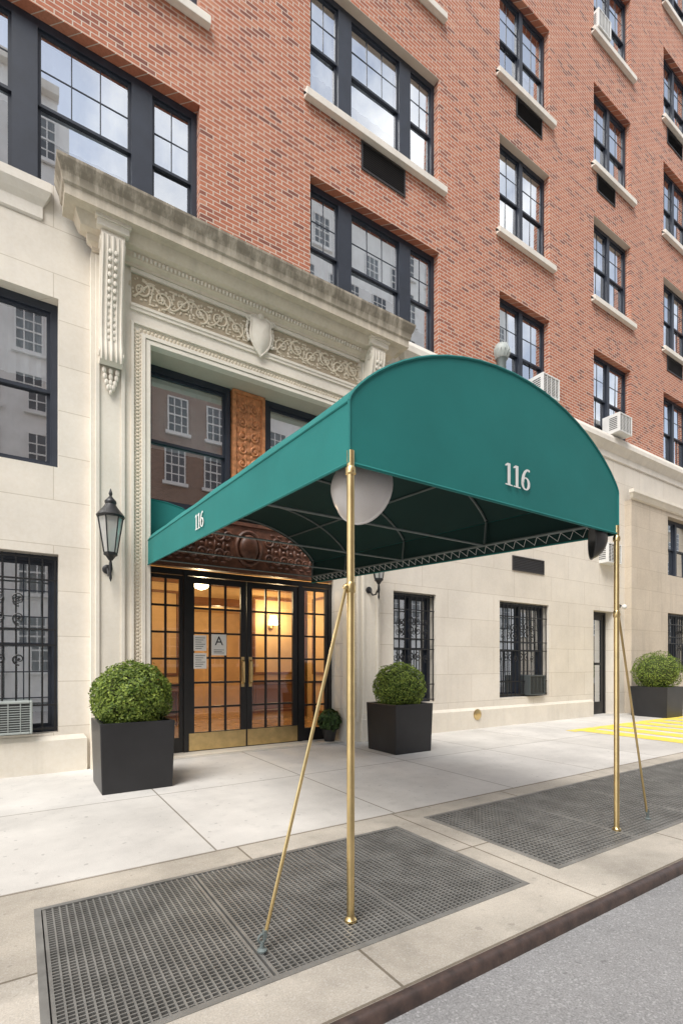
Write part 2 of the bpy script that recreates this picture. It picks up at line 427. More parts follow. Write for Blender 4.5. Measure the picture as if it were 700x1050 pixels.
def window(x0, x1, z0, z1, y, lights, mull=.1, upper=(2,2), lower=(1,1), split=.5, sill=True, fw=.06, blind=None, inset=.13, name='window', grille=False, pane_mat=None):
    f = MB(); ya = y+inset; yb = ya+.10
    f.box(x0,x0+fw,ya,yb,z0,z1); f.box(x1-fw,x1,ya,yb,z0,z1); f.box(x0+fw,x1-fw,ya,yb,z1-fw*1.3,z1); f.box(x0+fw,x1-fw,ya,yb,z0,z0+fw)
    tot = sum(lights); wv = (x1-x0-2*fw-mull*(len(lights)-1)); x = x0+fw
    p = MB(); za = z0+fw; zb = z1-fw*1.3; zm = za+(zb-za)*split; s = .036
    lightx = []
    for i, l in enumerate(lights):
        w = wv*l/tot; a, b = x, x+w; lightx.append((a, b))
        if i < len(lights)-1: f.box(b, b+mull, ya-.015, yb, za, zb)
        wide = 1 if (len(lights) == 3 and i == 1) else 0
        for (c, d, o, (nc, nr)) in ((zm-.02, zb, .025, upper), (za, zm+.02, .055, lower)):
            if nc > 1: nc += wide
            u0 = ya+o; u1 = u0+.03
            f.box(a,a+s,u0,u1,c,d); f.box(b-s,b,u0,u1,c,d); f.box(a+s,b-s,u0,u1,c,c+s); f.box(a+s,b-s,u0,u1,d-s,d)
            for j in range(1, nc):
                xx = a+s+(b-a-2*s)*j/nc; f.box(xx-.0062,xx+.0062,u0+.008,u1-.006,c+s,d-s)
            for j in range(1, nr):
                zz = c+s+(d-c-2*s)*j/nr; f.box(a+s,b-s,u0+.010,u1-.008,zz-.0062,zz+.0062)
            tx = random.uniform(-.006,.006)*(b-a); tz = random.uniform(-.006,.006)*(d-c); yy = u0+.016
            p.quad((a+s,yy-tx-tz,c+s),(b-s,yy+tx-tz,c+s),(b-s,yy+tx+tz,d-s),(a+s,yy-tx+tz,d-s))
        x = b+mull
    w_ = f.build(name, FRAME, bld)
    p.build('pane', pane_mat or GLASS, w_)
    if blind is None: blind = random.choice([.4, .6, .45, .9, .55, .7])
    if blind:
        for (a, b) in lightx:
            q = MB(); hh = (zb-za)*min(1, blind*random.uniform(.7,1.25)); n = 14
            pts = [(a+.01+(b-a-.02)*i/n, yb+.05+.012*math.sin(i*1.9)) for i in range(n+1)]
            q.add([(px, py, zz) for zz in (zb-hh, zb) for px, py in pts], [(i, i+1, n+2+i, n+1+i) for i in range(n)])
            q.build('blind', BLIND, w_)
    if sill:
        q = MB(); q.prism_x([(y-.10,z0-.13),(y-.10,z0-.015),(y+.12,z0+.012),(y+.12,z0-.003),(y-.004,z0-.012),(y-.004,z0-.13)], x0-.11, x1+.12)
        q.build('sill', SILL, w_, bevel=.006)
    if grille:
        q = MB(); yg = y+.05
        nb = max(5, int((x1-x0)/.125))
        for i in range(nb+1):
            xx = x0+.03+(x1-x0-.06)*i/nb; q.box(xx-.008,xx+.008,yg-.008,yg+.008,z0+.02,z1-.02)
        for zz in (z0+.05, z0+.32, (z0+z1)/2-.02, (z0+z1)/2+.16, z1-.30, z1-.05):
            q.box(x0+.01,x1-.01,yg-.012,yg+.012,zz-.009,zz+.009)
        cx = (x0+x1)/2
        for sx in (-1, 1):
            for zz in ((z0+z1)/2+.30, (z0+z1)/2-.16, z1-.5):
                q.scroll(cx+sx*.09, zz, yg-.012, .085, 1.4, sx, PI/2, .010)
                q.scroll(cx+sx*.28, zz-.02, yg-.012, .07, 1.3, -sx, -PI/2, .009)
        q.build('grille', IRON, w_)
    return w_

for k in range(4):
    for i, (a, b) in enumerate(TRI):
        if i == 0 and k > 1: continue
        window(a, b, PIT_ROWS[k], PIT_ROWS[k]+WH, YF, [.5, 1.0, .5], .25, (2,2), (1,1), .52, sill=(k > 0), fw=.075, blind=.55 if (i==0) else (.7 if k == 0 else .6))
for k in range(5):
    for j, (a, b) in enumerate(PAIR[:3]):
        window(a, b, PIT_ROWS[k], PIT_ROWS[k]+WH, YF, [1, 1], .11, (2,2), (2,1), .5, sill=(k > 0))
window(*LW, YF, [1, 1], .1, (2,3), (2,3), .5, sill=False, blind=.95, inset=.16, grille=True)
window(*UW, YF, [1, 1.15], .08, (1,1), (1,1), .48, sill=False, blind=.5, inset=.14, fw=.075)
window(*B2, YF, [1, 1], .07, (1,2), (1,2), .5, sill=False, blind=.8, inset=.16, grille=True)
window(*CW, YF, [1, 1], .09, (2,2), (2,2), .5, sill=False, blind=.5, inset=.16, grille=True)
window(*E1, YF-.16, [1, 1], .09, (1,1), (1,1), .5, sill=False, blind=0, inset=.16, grille=True)
window(*E2, YF-.16, [1, 1], .09, (1,1), (1,1), .5, sill=False, blind=0, inset=.16)
f = MB(); a, b, c, d = DD
f.box(a,a+.06,YF+.2,YF+.28,0,d); f.box(b-.06,b,YF+.2,YF+.28,0,d); f.box(a+.06,b-.06,YF+.2,YF+.28,d-.06,d)
f.box(a+.06,a+.17,YF+.22,YF+.26,0,d-.06); f.box(b-.17,b-.06,YF+.22,YF+.26,0,d-.06); f.box(a+.17,b-.17,YF+.22,YF+.26,0,.3); f.box(a+.17,b-.17,YF+.22,YF+.26,d-.2,d-.06)
f.box(a+.17,b-.17,YF+.22,YF+.26,1.2,1.26)
dr = f.build('door', IRON, bld); p = MB(); p.quad((a+.17,YF+.24,.3),(b-.17,YF+.24,.3),(b-.17,YF+.24,d-.2),(a+.17,YF+.24,d-.2)); p.build('pane', GLASS, dr)
p = MB(); p.box(a+.10,a+.13,YF+.18,YF+.22,1.0,1.2); p.build('handle', BRASS, dr)

def vent(x0, x1, z0, z1, y=YF):
    q = MB(); w = .025
    q.box(x0,x1,y-.02,y-.001,z0,z0+w); q.box(x0,x1,y-.02,y-.001,z1-w,z1); q.box(x0,x0+w,y-.02,y-.001,z0+w,z1-w); q.box(x1-w,x1,y-.02,y-.001,z0+w,z1-w)
    q.quad((x0+w,y-.003,z0+w),(x1-w,y-.003,z0+w),(x1-w,y-.003,z1-w),(x0+w,y-.003,z1-w))
    z = z0+w+.01
    while z < z1-w-.02:
        q.add([(x0+w,y-.016,z),(x1-w,y-.016,z),(x1-w,y-.004,z+.022),(x0+w,y-.004,z+.022)], [(0,1,2,3)]); z += .034
    q.build('vent_grille', VENT, bld)
vent(4.63, 5.55, 9.25, 9.71); vent(8.5, 9.35, 12.44, 12.85); vent(11.45, 12.25, 12.44, 12.85); vent(14.9, 15.8, 9.3, 9.71)
vent(8.38, 9.42, 3.14, 3.44); vent(14.9, 15.8, 15.56, 15.98); vent(11.45,12.25,18.7,19.13)

# ---------------------------------------------------------------- entrance surround
ys = YF-.10
m = MB(); m.wall(.70, 4.94, 0, 6.06, ys, [PO], .1)
m.quad((.70,ys,0),(.70,YF,0),(.70,YF,6.06),(.70,ys,6.06)); m.quad((4.94,ys,0),(4.94,YF,0),(4.94,YF,6.06),(4.94,ys,6.06))
m.build('entrance_surround', STONE_P, bld)
m = MB()
for (o, w, p) in ((.0, .05, .015), (.06, .04, .025), (.195, .03, .028)):
    a = PO[0]-o-w; b = PO[1]+o+w; t = PO[3]+o+w
    m.box(a, a+w, ys-p, ys, .32, t); m.box(b-w, b, ys-p, ys, .32, t); m.box(a+w, b-w, ys-p, ys, t-w, t)
m.build('architrave', STONE_P, bld)
m = MB()
for sx in (PO[0]-.148, PO[1]+.148):
    z = .4; i = 0
    while z < 5.33:
        m.sphere((sx, ys, z), .024, .011, .021, 8, 4)
        for s in (-1, 1): m.sphere((sx+s*.029, ys, z+.022), .010, .008, .019, 6, 4)
        z += .045; i += 1
x = PO[0]-.11
while x < PO[1]+.11:
    m.sphere((x, ys, 5.346), .021, .011, .024, 8, 4); m.sphere((x+.022, ys, 5.374), .019, .008, .010, 6, 4); x += .045
m.build('leaf_border', RELIEF, bld, smooth=True)
for cx in (.905, 4.735):
    m = MB()
    m.box(cx-.19,cx+.19,ys-.06,ys-.001,.0,.36); m.box(cx-.175,cx+.175,ys-.045,ys-.001,.36,.44)
    m.box(cx-.16,cx-.115,ys-.03,ys-.001,.44,6.04); m.box(cx+.115,cx+.16,ys-.03,ys-.001,.44,6.04); m.box(cx-.115,cx+.115,ys-.012,ys-.001,.44,6.04)
    m.build('pilaster', STONE_P, bld, bevel=.005)
    yb = ys-.03
    prof = [(0,6.22),(.19,6.22),(.215,6.15),(.215,6.05),(.19,5.93),(.15,5.80),(.115,5.62),(.085,5.42),(.07,5.22),(.07,5.05),(.09,4.94),(.10,4.86),(.08,4.79),(.04,4.75),(0,4.77)]
    m = MB(); m.prism_x([(yb-p, z) for p, z in prof], cx-.125, cx+.125)
    for dx in (-.105, -.055, 0, .055, .105):
        m.tube([(cx+dx, yb-p+.001, z) for p, z in prof[2:13]], .014 if abs(dx) > .02 else .02, 7)
    for s in (-1, 1):
        for (yy, zz, rr) in ((yb-.125, 6.09, .085), (yb-.055, 4.87, .05)):
            pts = []; k = 26
            for i in range(k):
                t = i/(k-1); q = rr*(1-.85*t); aa = t*3.6*PI
                pts.append((cx+s*.128, yy+q*math.cos(aa), zz+q*math.sin(aa)))
            m.tube(pts, .010, 6)
    for i, (w, z) in enumerate(((.07,4.70),(.062,4.63),(.045,4.565),(.025,4.51))):
        for s in (-1, 0, 1): m.sphere((cx+s*w, yb-.015, z), .026, .022, .042, 7, 5)
    m.sphere((cx, yb-.015, 4.46), .02, .018, .035, 7, 5)
    for i in range(14):
        t = i/13; z = 5.98-t*1.0; pp = .2-.14*min(1, t*1.6)
        for s in (-1, 1): m.sphere((cx+s*.03, yb-pp-.012, z), .022, .012, .032, 6, 4)
    m.build('console_bracket', STONE_P, bld, smooth=True)
    m = MB(); m.box(cx-.17,cx+.17,yb-.235,ys-.001,6.222,6.30); m.box(cx-.19,cx+.19,yb-.255,ys-.001,6.302,6.334)
    m.build('console_cap', STONE_P, bld)
m = MB(); m.quad((1.14,ys-.003,5.64),(4.50,ys-.003,5.64),(4.50,ys-.003,6.01),(1.14,ys-.003,6.01)); m.build('frieze_ground', FRIEZE_BG, bld)
m = MB(); m.box(1.13,4.51,ys-.02,ys-.001,5.56,5.60); m.box(1.13,4.51,ys-.03,ys-.001,5.60,5.635); m.box(1.13,4.51,ys-.03,ys-.001,6.012,6.06)
m.build('frieze_moulding', STONE_P, bld)
m = MB(); P_ = .245
rnd = random.Random(3)
xs_ = [PC-.34-P_*k for k in range(6)] + [PC+.34+P_*k for k in range(6)]
for x in xs_:
    k = round((abs(x-PC)-.34)/P_); s = 1 if x > PC else -1
    d = s*(1 if k % 2 else -1); cz = 5.825+(.022 if k % 2 else -.022); rad = rnd.uniform(.105,.122); st = (PI/2 if k % 2 else -PI/2)+rnd.uniform(-.25,.25)
    m.scroll(x, cz, ys-.010, rad, rnd.uniform(1.25,1.6), d, st, .0135)
    for q in range(16):
        aa = q*2*PI/16+rnd.uniform(-.25,.25); rr = rad*rnd.uniform(.92,1.22)
        m.sphere((x+rr*math.cos(aa), ys-.006, cz+rr*math.sin(aa)), rnd.uniform(.008,.022), .010, rnd.uniform(.008,.022), 6, 4)
    for q in range(6):
        aa = q*2*PI/6+.3; m.sphere((x+.034*math.cos(aa), ys-.008, cz+.034*math.sin(aa)), .014, .010, .014, 6, 4)
    for (dx, dz, a_, b_) in ((.5,-.13,.045,.013),(.5,.13,.045,.013),(.42,-.09,.014,.03),(.58,.09,.014,.03),(.5,0,.012,.05),(.62,-.06,.025,.012),(.38,.06,.025,.012)):
        m.sphere((x+P_*dx, ys-.006, 5.825+dz), a_, .010, b_, 7, 4)
for s in (-1, 1):
    wv = [(PC+s*(.22+1.44*j/60), ys-.008, 5.825+.105*math.sin((1.44*j/60-.12)/P_*PI)) for j in range(61)]
    m.tube(wv, .012, 6)
m.build('frieze_ornament', RELIEF, bld, smooth=True)
m = MB(); outl = [(-.15,.20),(-.08,.235),(0,.21),(.08,.235),(.15,.20),(.135,.11),(.15,0),(.13,-.11),(.08,-.20),(0,-.29),(-.08,-.20),(-.13,-.11),(-.15,0),(-.135,.11)]
zc = 5.83; vs = []
for k, (sc_, yy) in enumerate(((1,.0),(1,.05),(.8,.075),(.45,.10),(.01,.108))): vs += [(PC+x*sc_, ys-yy, zc+z*sc_) for x, z in outl]
n = len(outl); m.add(vs, [(i*n+j, i*n+(j+1)%n, (i+1)*n+(j+1)%n, (i+1)*n+j) for i in range(4) for j in range(n)])
m.tube([(PC+x*1.04, ys-.045, zc+z*1.04) for x, z in outl+[outl[0]]], .018, 6)
for s in (-1, 1):
    m.scroll(PC+s*.175, zc+.19, ys-.04, .05, 1.3, s, 0, .016); m.scroll(PC+s*.165, zc-.10, ys-.035, .04, 1.2, -s, 0, .014)
    for i in range(5): m.sphere((PC+s*(.185+.012*math.sin(i)), ys-.02, zc+.12-.055*i), .022, .018, .035, 6, 4)
m.sphere((PC, ys-.05, zc+.25), .05, .035, .045, 8, 5)
m.build('shield', STONE_P, bld, smooth=True)
m = MB()
m.cornice([(.0,6.062),(.04,6.065),(.04,6.10),(.09,6.13),(.10,6.20),(.17,6.215),(.20,6.27),(.23,6.33),(.34,6.336),(.34,6.44),(.36,6.46),(.375,6.54),(.40,6.60),(.42,6.66),(.42,6.69),(.0,6.74)], .746, 4.92, ys-.001)
m.build('cornice', CORN, bld)
m = MB(); x = 1.16
while x < 4.5:
    m.sphere((x, ys-.10, 6.165), .018, .024, .028, 7, 5); x += .048
m.build('egg_moulding', STONE_P, bld, smooth=True)

yo = YF+.28
window(1.36, 2.54, 3.34, 5.2, yo, [1], .06, (1,1), (1,1), .47, sill=False, fw=.07, blind=.45, inset=.02)
window(3.08, 4.28, 3.34, 5.2, yo, [1], .06, (1,1), (1,1), .47, sill=False, fw=.07, blind=.6, inset=.02)
def bronze_panel(x0, x1, z0, z1, y, mat, motif):
    q = MB(); q.box(x0,x1,y,y+.10,z0,z1); w = .05
    q.box(x0,x0+w,y-.03,y-.001,z0,z1); q.box(x1-w,x1,y-.03,y-.001,z0,z1); q.box(x0+w,x1-w,y-.03,y-.001,z0,z0+w); q.box(x0+w,x1-w,y-.03,y-.001,z1-w,z1)
    motif(q, x0+w, x1-w, z0+w, z1-w, y)
    return q.build('carved_panel', mat, bld, smooth=True)
def motif_v(q, a, b, c, d, y):
    cx = (a+b)/2; z = c+.14
    while z < d-.08:
        for s in (-1, 1):
            q.scroll(cx+s*.10, z, y-.006, .075, 1.4, s, PI/2, .018); q.sphere((cx+s*.05, y, z+.1), .025, .02, .05, 6, 4); q.sphere((cx+s*.165, y, z+.07), .02, .02, .045, 6, 4)
        q.sphere((cx, y, z), .035, .03, .06, 8, 5); z += .20
def motif_h(q, a, b, c, d, y):
    cx = (a+b)/2; cz = (c+d)/2; n = 10
    q.sphere((cx, y-.03, cz), .15, .07, .2, 14, 8)
    q.tube([(cx+.19*math.cos(t*2*PI/24), y-.015, cz+.24*math.sin(t*2*PI/24)) for t in range(25)], .03, 6)
    for s in (-1, 1):
        for i in range(n):
            x = cx+s*(.32+i*.125)
            if abs(x-cx) > (b-a)/2-.06: continue
            for dz in (.13, -.13):
                q.scroll(x, cz+dz, y-.012, .075, 1.5, s*(1 if i%2 else -1)*(1 if dz > 0 else -1), 0, .02)
            q.sphere((x+s*.06, y-.005, cz), .02, .022, .07, 7, 4); q.sphere((x, y-.005, cz), .03, .03, .025, 7, 4); q.sphere((x+s*.06, y-.005, cz+.24), .045, .022, .02, 7, 4); q.sphere((x+s*.06, y-.005, cz-.24), .045, .022, .02, 7, 4)
bronze_panel(2.56, 3.06, 3.36, 5.19, yo-.01, BRONZE, motif_v)
bronze_panel(1.40, 4.24, 2.56, 3.30, yo+.02, DBRONZE, motif_h)
yd = YF+.35
m = MB()
for a, b in ((1.362,1.42),(1.89,1.95),(3.67,3.73),(4.22,4.278)): m.box(a,b,yd-.02,yd+.08,0,2.53)
m.box(1.42,4.22,yd-.012,yd+.075,2.46,2.54); m.build('door_frame', IRON, bld)
def glazed(x0, x1, z0, z1, nc, nr, st, name, kick):
    f = MB(); f.box(x0,x0+st,yd,yd+.045,z0,z1); f.box(x1-st,x1,yd,yd+.045,z0,z1); f.box(x0+st,x1-st,yd,yd+.045,z1-st,z1); zb = z0+kick
    f.box(x0+st,x1-st,yd,yd+.045,z0,zb)
    for j in range(1, nc):
        x = x0+st+(x1-x0-2*st)*j/nc; f.box(x-.014,x+.014,yd+.006,yd+.04,zb,z1-st)
    for j in range(1, nr):
        z = zb+(z1-st-zb)*j/nr; f.box(x0+st,x1-st,yd+.008,yd+.038,z-.014,z+.014)
    o = f.build(name, IRON, bld); p = MB(); p.quad((x0+st,yd+.023,zb),(x1-st,yd+.023,zb),(x1-st,yd+.023,z1-st),(x0+st,yd+.023,z1-st)); p.build('pane', DGLASS, o)
    return o
for (a, b, hx) in ((1.955, 2.807, 2.75), (2.813, 3.665, 2.87)):
    o = glazed(a, b, .02, 2.45, 3, 6, .085, 'door', .26)
    k = MB(); k.box(a+.01,b-.01,yd-.006,yd-.001,.03,.27); k.build('kick_plate', BRASS, o)
    k = MB(); k.tube([(hx,yd-.001,.95),(hx,yd-.06,.97),(hx,yd-.06,1.27),(hx,yd-.001,1.29)], .013, 8); k.box(hx-.025,hx+.025,yd-.006,yd-.001,.9,1.34); k.build('handle', BRASS, o, smooth=True)
glazed(1.425, 1.885, .02, 2.45, 2, 6, .05, 'sidelight', .2); glazed(3.735, 4.215, .02, 2.45, 2, 6, .05, 'sidelight', .2)
m = MB(); m.box(1.362,4.278,YF+.05,YF+1.2,-.05,.018); m.build('threshold', STONE_P, bld)
LB = 10.2; cor = (2.9, 4.1, 0, 2.45)
m = MB()
m.quad((.8,7.05,0),(.8,LB,0),(.8,LB,3.05),(.8,7.05,3.05)); m.quad((5.6,7.05,0),(5.6,LB,0),(5.6,LB,3.05),(5.6,7.05,3.05))
m.wall(.8,5.6,0,3.05,LB,[cor],.2)
m.quad((.8,7.0,3.05),(5.6,7.0,3.05),(5.6,LB,3.05),(.8,LB,3.05))
m.quad((2.4,LB+.2,0),(2.4,14,0),(2.4,14,2.7),(2.4,LB+.2,2.7)); m.quad((6.5,LB+.2,0),(6.5,14,0),(6.5,14,2.7),(6.5,LB+.2,2.7)); m.quad((2.4,14,0),(6.5,14,0),(6.5,14,2.7),(2.4,14,2.7)); m.quad((2.4,LB+.2,2.7),(6.5,LB+.2,2.7),(6.5,14,2.7),(2.4,14,2.7))
m.build('lobby_wall', LOBBY, bld)
m = MB(); m.quad((.8,7.0,.02),(6.5,7.0,.02),(6.5,14,.02),(.8,14,.02)); m.build('lobby_floor', LFLOOR, bld)
m = MB(); yq = LB-.04
for (a, b) in ((1.0,1.75),(1.9,2.7),(4.3,5.4)):
    for (c, d) in ((.15,.85),(1.0,2.7)):
        m.box(a,b,yq,LB-.001,c,c+.05); m.box(a,b,yq,LB-.001,d-.05,d); m.box(a,a+.05,yq,LB-.001,c+.05,d-.05); m.box(b-.05,b,yq,LB-.001,c+.05,d-.05)
    m.box(a+.06,b-.06,yq+.02,LB-.001,.22,.78)
a, b, c, d = cor
m.box(a-.16,a-.001,yq-.05,LB-.001,0,d+.16); m.box(b+.001,b+.16,yq-.05,LB-.001,0,d+.16); m.box(a-.001,b+.001,yq-.05,LB-.001,d+.001,d+.16)
m.box(1.77,1.88,yq-.1,LB-.001,.0,2.85); m.box(5.42,5.55,yq-.1,LB-.001,.0,2.85)
for (a, b) in ((7.3,8.2),(8.4,9.8)):
    for (c, d) in ((.15,.85),(1.0,2.7)):
        m.box(5.56,5.595,a,b,c,c+.05); m.box(5.56,5.595,a,b,d-.05,d); m.box(5.56,5.595,a,a+.05,c+.05,d-.05); m.box(5.56,5.595,b-.05,b,c+.05,d-.05)
m.box(.8,5.6,yq-.04,LB-.001,2.86,3.049)
m.box(3.2,4.0,13.9,13.98,.02,2.1)
m.build('lobby_panelling', LWOOD, bld, bevel=.006)
ct = thing('console_table', 'dark wooden console table inside the lobby, behind the left door leaf', 'table', (2.3,9.85,0))
k = MB(); k.box(1.92,2.68,9.68,10.04,.80,.85); k.box(1.96,2.64,9.72,10.02,.70,.798); k.build('table_top', LWOOD, ct, bevel=.005)
for lx_ in (1.97, 2.59):
    for ly_ in (9.73, 9.97):
        k = MB(); k.lathe([(.03,.70),(.022,.55),(.028,.4),(.016,.1),(.022,.021)], (lx_+.02,ly_+.02,0), 10); k.build('leg', LWOOD, ct, smooth=True)

GLOW = emit_mat('lamp glow', (1,.80,.46), 12)
sx_, sy_ = 4.72, LB
sc = thing('wall_sconce', 'glowing wall sconce seen through the right door leaf in the lobby', 'lamp', (sx_,sy_-.1,2.1))
k = MB(); k.lathe([(.06,0),(.06,-.02),(.03,-.05)], (sx_,sy_-.005,2.05), 12, 'y'); k.tube([(sx_,sy_-.04,2.05),(sx_,sy_-.14,2.02),(sx_,sy_-.16,2.1)], .012, 6); k.build('bracket', BRASS, sc, smooth=True)
k = MB(); k.lathe([(.11,0),(.07,.2)], (sx_,sy_-.16,2.1), 16, caps=False); k.build('lamp_shade', GLOW, sc, smooth=True)
sc = thing('ceiling_lamp', 'glowing bowl ceiling lamp inside the lobby, seen through the left door leaf', 'lamp', (2.6,8.4,2.6))
k = MB(); k.tube([(2.6,8.4,3.05),(2.6,8.4,2.66)], .01, 6); k.lathe([(.05,3.0),(.06,3.05)], (2.6,8.4,0), 12); k.build('stem', BRASS, sc)
k = MB(); k.lathe([(.02,2.5),(.10,2.53),(.16,2.6),(.18,2.66)], (2.6,8.4,0), 18); k.build('lamp_shade', GLOW, sc, smooth=True)
def point(loc, e, col=(1,.77,.46), r=.10):
    l = bpy.data.lights.new('lobby_lamp_light', 'POINT'); l.energy = e; l.color = col; l.shadow_soft_size = r
    o = bpy.data.objects.new('lobby_lamp_light', l); o.location = loc; COL.objects.link(o)
point((2.6,8.4,2.35), 62); point((sx_,sy_-.40,2.25), 45); point((4.2,12.2,2.3), 65)

def text_mesh(mb_name, s, size, loc, mat, parent):
    cu = bpy.data.curves.new('t', 'FONT'); cu.body = s; cu.size = size; cu.align_x = 'CENTER'; cu.align_y = 'CENTER'
    o = bpy.data.objects.new('t', cu); COL.objects.link(o); bpy.context.view_layer.update()
    me = bpy.data.meshes.new_from_object(o.evaluated_get(bpy.context.evaluated_depsgraph_get()))
    bpy.data.objects.remove(o); me.materials.clear(); me.materials.append(mat)
    mtx = Matrix.Translation(loc) @ Matrix.Rotation(PI/2, 4, 'X'); me.transform(mtx)
    q = bpy.data.objects.new(mb_name, me); COL.objects.link(q); q.parent = parent
    if parent.type == 'EMPTY': q.matrix_parent_inverse = Matrix.Translation(-parent.location)
    return q
def notice(label, x0, x1, z0, z1, lines):
    n_ = thing('paper_notice', label, 'notice', ((x0+x1)/2,yd,(z0+z1)/2))
    k = MB(); k.box(x0,x1,yd-.006,yd-.003,z0,z1); k.build('sheet', PAPER, n_)
    k = MB()
    for i in range(lines):
        z = z1-.04-i*.03; k.box(x0+.02,x1-.02-.025*(i%3),yd-.008,yd-.007,z,z+.006)
    k.build('print_lines', PRINT, n_)
    return n_
notice('white paper notice on the left door leaf, level with the letter A card', 2.03, 2.21, 1.42, 1.64, 6)
notice('lower white paper notice on the left door leaf, below the other notices', 2.03, 2.21, 1.17, 1.39, 6)
n2 = thing('paper_notice', 'white notice with a large letter A on the left door leaf near the handle', 'notice', (2.39,yd,1.5))
k = MB(); k.box(2.28,2.50,yd-.006,yd-.003,1.36,1.66); k.build('sheet', PAPER, n2)
text_mesh('letter', 'A', .18, (2.39, yd-.008, 1.56), PRINT, n2)
k = MB()
for i in range(3): k.box(2.315,2.465-.03*(i%2),yd-.008,yd-.007,1.435-i*.022,1.441-i*.022)
k.build('print_lines', PRINT, n2)

# ---------------------------------------------------------------- canopy
X0, X1 = 1.33, 3.75; YC0, YC1 = 1.98, 6.60
def zb(y): return 2.215 + (y-YC0)/(YF-YC0)*.26
VAL = .30; RISE = .515; XC = (X0+X1)/2; HA = (X1-X0)/2
RAD = (HA*HA+RISE*RISE)/(2*RISE)
def arch(y, off=0, n=28):
    pts = []
    for i in range(n+1):
        a = PI - PI*i/n; c = math.cos(a); s = math.sin(a)
        e = 2/2.15
        x = (HA-off)*math.copysign(abs(c)**e, c)
        z1 = max(0, math.sqrt(max(0, RAD*RAD-x*x))-(RAD-RISE))
        z2 = (RISE)*abs(s)**e
        z = .72*z1+.28*z2 - off*(1 if 0 < i < n else 0)
        pts.append((XC+x, y, zb(y)+VAL+max(0, z)))
    return pts
cano = thing('entrance_canopy', 'long green arched canvas canopy on brass posts with white 116 numerals', 'canopy', (XC, 2.0, 0))
ysn = [YC0+(YC1-YC0)*i/24 for i in range(25)]
def sag(i): return .010*math.sin(i/24*4*PI)**2
m = MB(); rows = []
for i, y in enumerate(ysn): rows.append([(x, yy, z-sag(i)*(1 if 0 < j < 28 else 0)) for j, (x, yy, z) in enumerate(arch(y))])
vs = [p for r in rows for p in r]; n = 29; m.add(vs, [(i*n+j, i*n+j+1, (i+1)*n+j+1, (i+1)*n+j) for i in range(24) for j in range(28)])
m.build('roof', GREEN, cano, smooth=True)
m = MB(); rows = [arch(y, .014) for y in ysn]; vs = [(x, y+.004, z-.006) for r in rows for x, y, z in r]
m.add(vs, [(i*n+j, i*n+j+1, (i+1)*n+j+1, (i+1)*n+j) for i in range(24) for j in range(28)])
m.build('shaded_inside', GREEN_IN, cano, smooth=True)
m = MB(); yw = 6.615
m.add([(1.375,yw,2.76),(1.92,yw,2.84),(1.92,yw,3.22),(1.80,yw,3.29),(1.6,yw,3.33),(1.375,yw,3.34)], [(0,1,2,3,4,5)])
m.tube([(1.375,yw,3.34),(1.6,yw,3.33),(1.80,yw,3.29),(1.92,yw,3.22),(1.92,yw,2.84)], .008, 6); m.build('wall_flap', GREEN, cano)
for xx, s in ((X0, 1), (X1, -1)):
    m = MB()
    for i in range(24):
        a, b = ysn[i], ysn[i+1]
        m.quad((xx,a,zb(a)),(xx,b,zb(b)),(xx,b,zb(b)+VAL),(xx,a,zb(a)+VAL))
    m.tube([(xx, y, zb(y)) for y in ysn], .008, 6); m.tube([(xx, y, zb(y)+VAL) for y in ysn], .007, 6)
    m.build('side_valance', GREEN, cano)
    m = MB()
    for i in range(24):
        a, b = ysn[i], ysn[i+1]
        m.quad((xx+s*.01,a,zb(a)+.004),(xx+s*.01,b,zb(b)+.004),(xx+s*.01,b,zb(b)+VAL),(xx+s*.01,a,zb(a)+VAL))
    m.build('valance_shaded_inside', GREEN_IN, cano)
    m = MB(); pts = []; y = YC0+.1; i = 0
    while y < YF-.05:
        pts.append((xx+s*(.016 if i%2 else .06), y, zb(y)+(.015 if i%2 else .07))); y += .055; i += 1
    m.tube(pts, .0035, 5); m.build('lacing', WHITE, cano)
m = MB(); ar = arch(YC0); fr = [(X0,YC0,zb(YC0))]+ar+[(X1,YC0,zb(YC0))]
m.add(fr, [tuple(range(len(fr)))]); m.tube(ar, .009, 6); m.tube([(X0,YC0,zb(YC0)),(X1,YC0,zb(YC0))], .009, 6); m.tube([(X0,YC0,zb(YC0)),ar[0]], .008, 6); m.tube([(X1,YC0,zb(YC0)),ar[-1]], .008, 6)
m.build('front_panel', GREEN, cano)
m = MB(); m.add([(x, y+.012, z) for x, y, z in [(X0+.01,YC0,zb(YC0)+.004)]+arch(YC0,.012)+[(X1-.01,YC0,zb(YC0)+.004)]], [tuple(range(31))]); m.build('front_shaded_inside', GREEN_IN, cano)
m = MB()
for y in (2.03, 3.2, 4.4, 5.6, 6.5):
    m.tube(arch(y, .035), .011, 6); m.tube([(X0+.06,y,zb(y)+.08),(X0+.035,y,zb(y)+VAL)], .011, 6); m.tube([(X1-.06,y,zb(y)+.08),(X1-.035,y,zb(y)+VAL)], .011, 6)
    m.tube([(X0+.06,y,zb(y)+.08),(X1-.06,y,zb(y)+.08)], .010, 6)
for xx in (X0+.06, X1-.06): m.tube([(xx,2.03,zb(2.03)+.08),(xx,6.5,zb(6.5)+.08)], .013, 6)
for j in (8, 14, 20):
    a = arch(2.03,.035)[j]; b = arch(6.5,.035)[j]; m.tube([a, b], .010, 6)
m.build('frame', PIPE, cano, smooth=True)
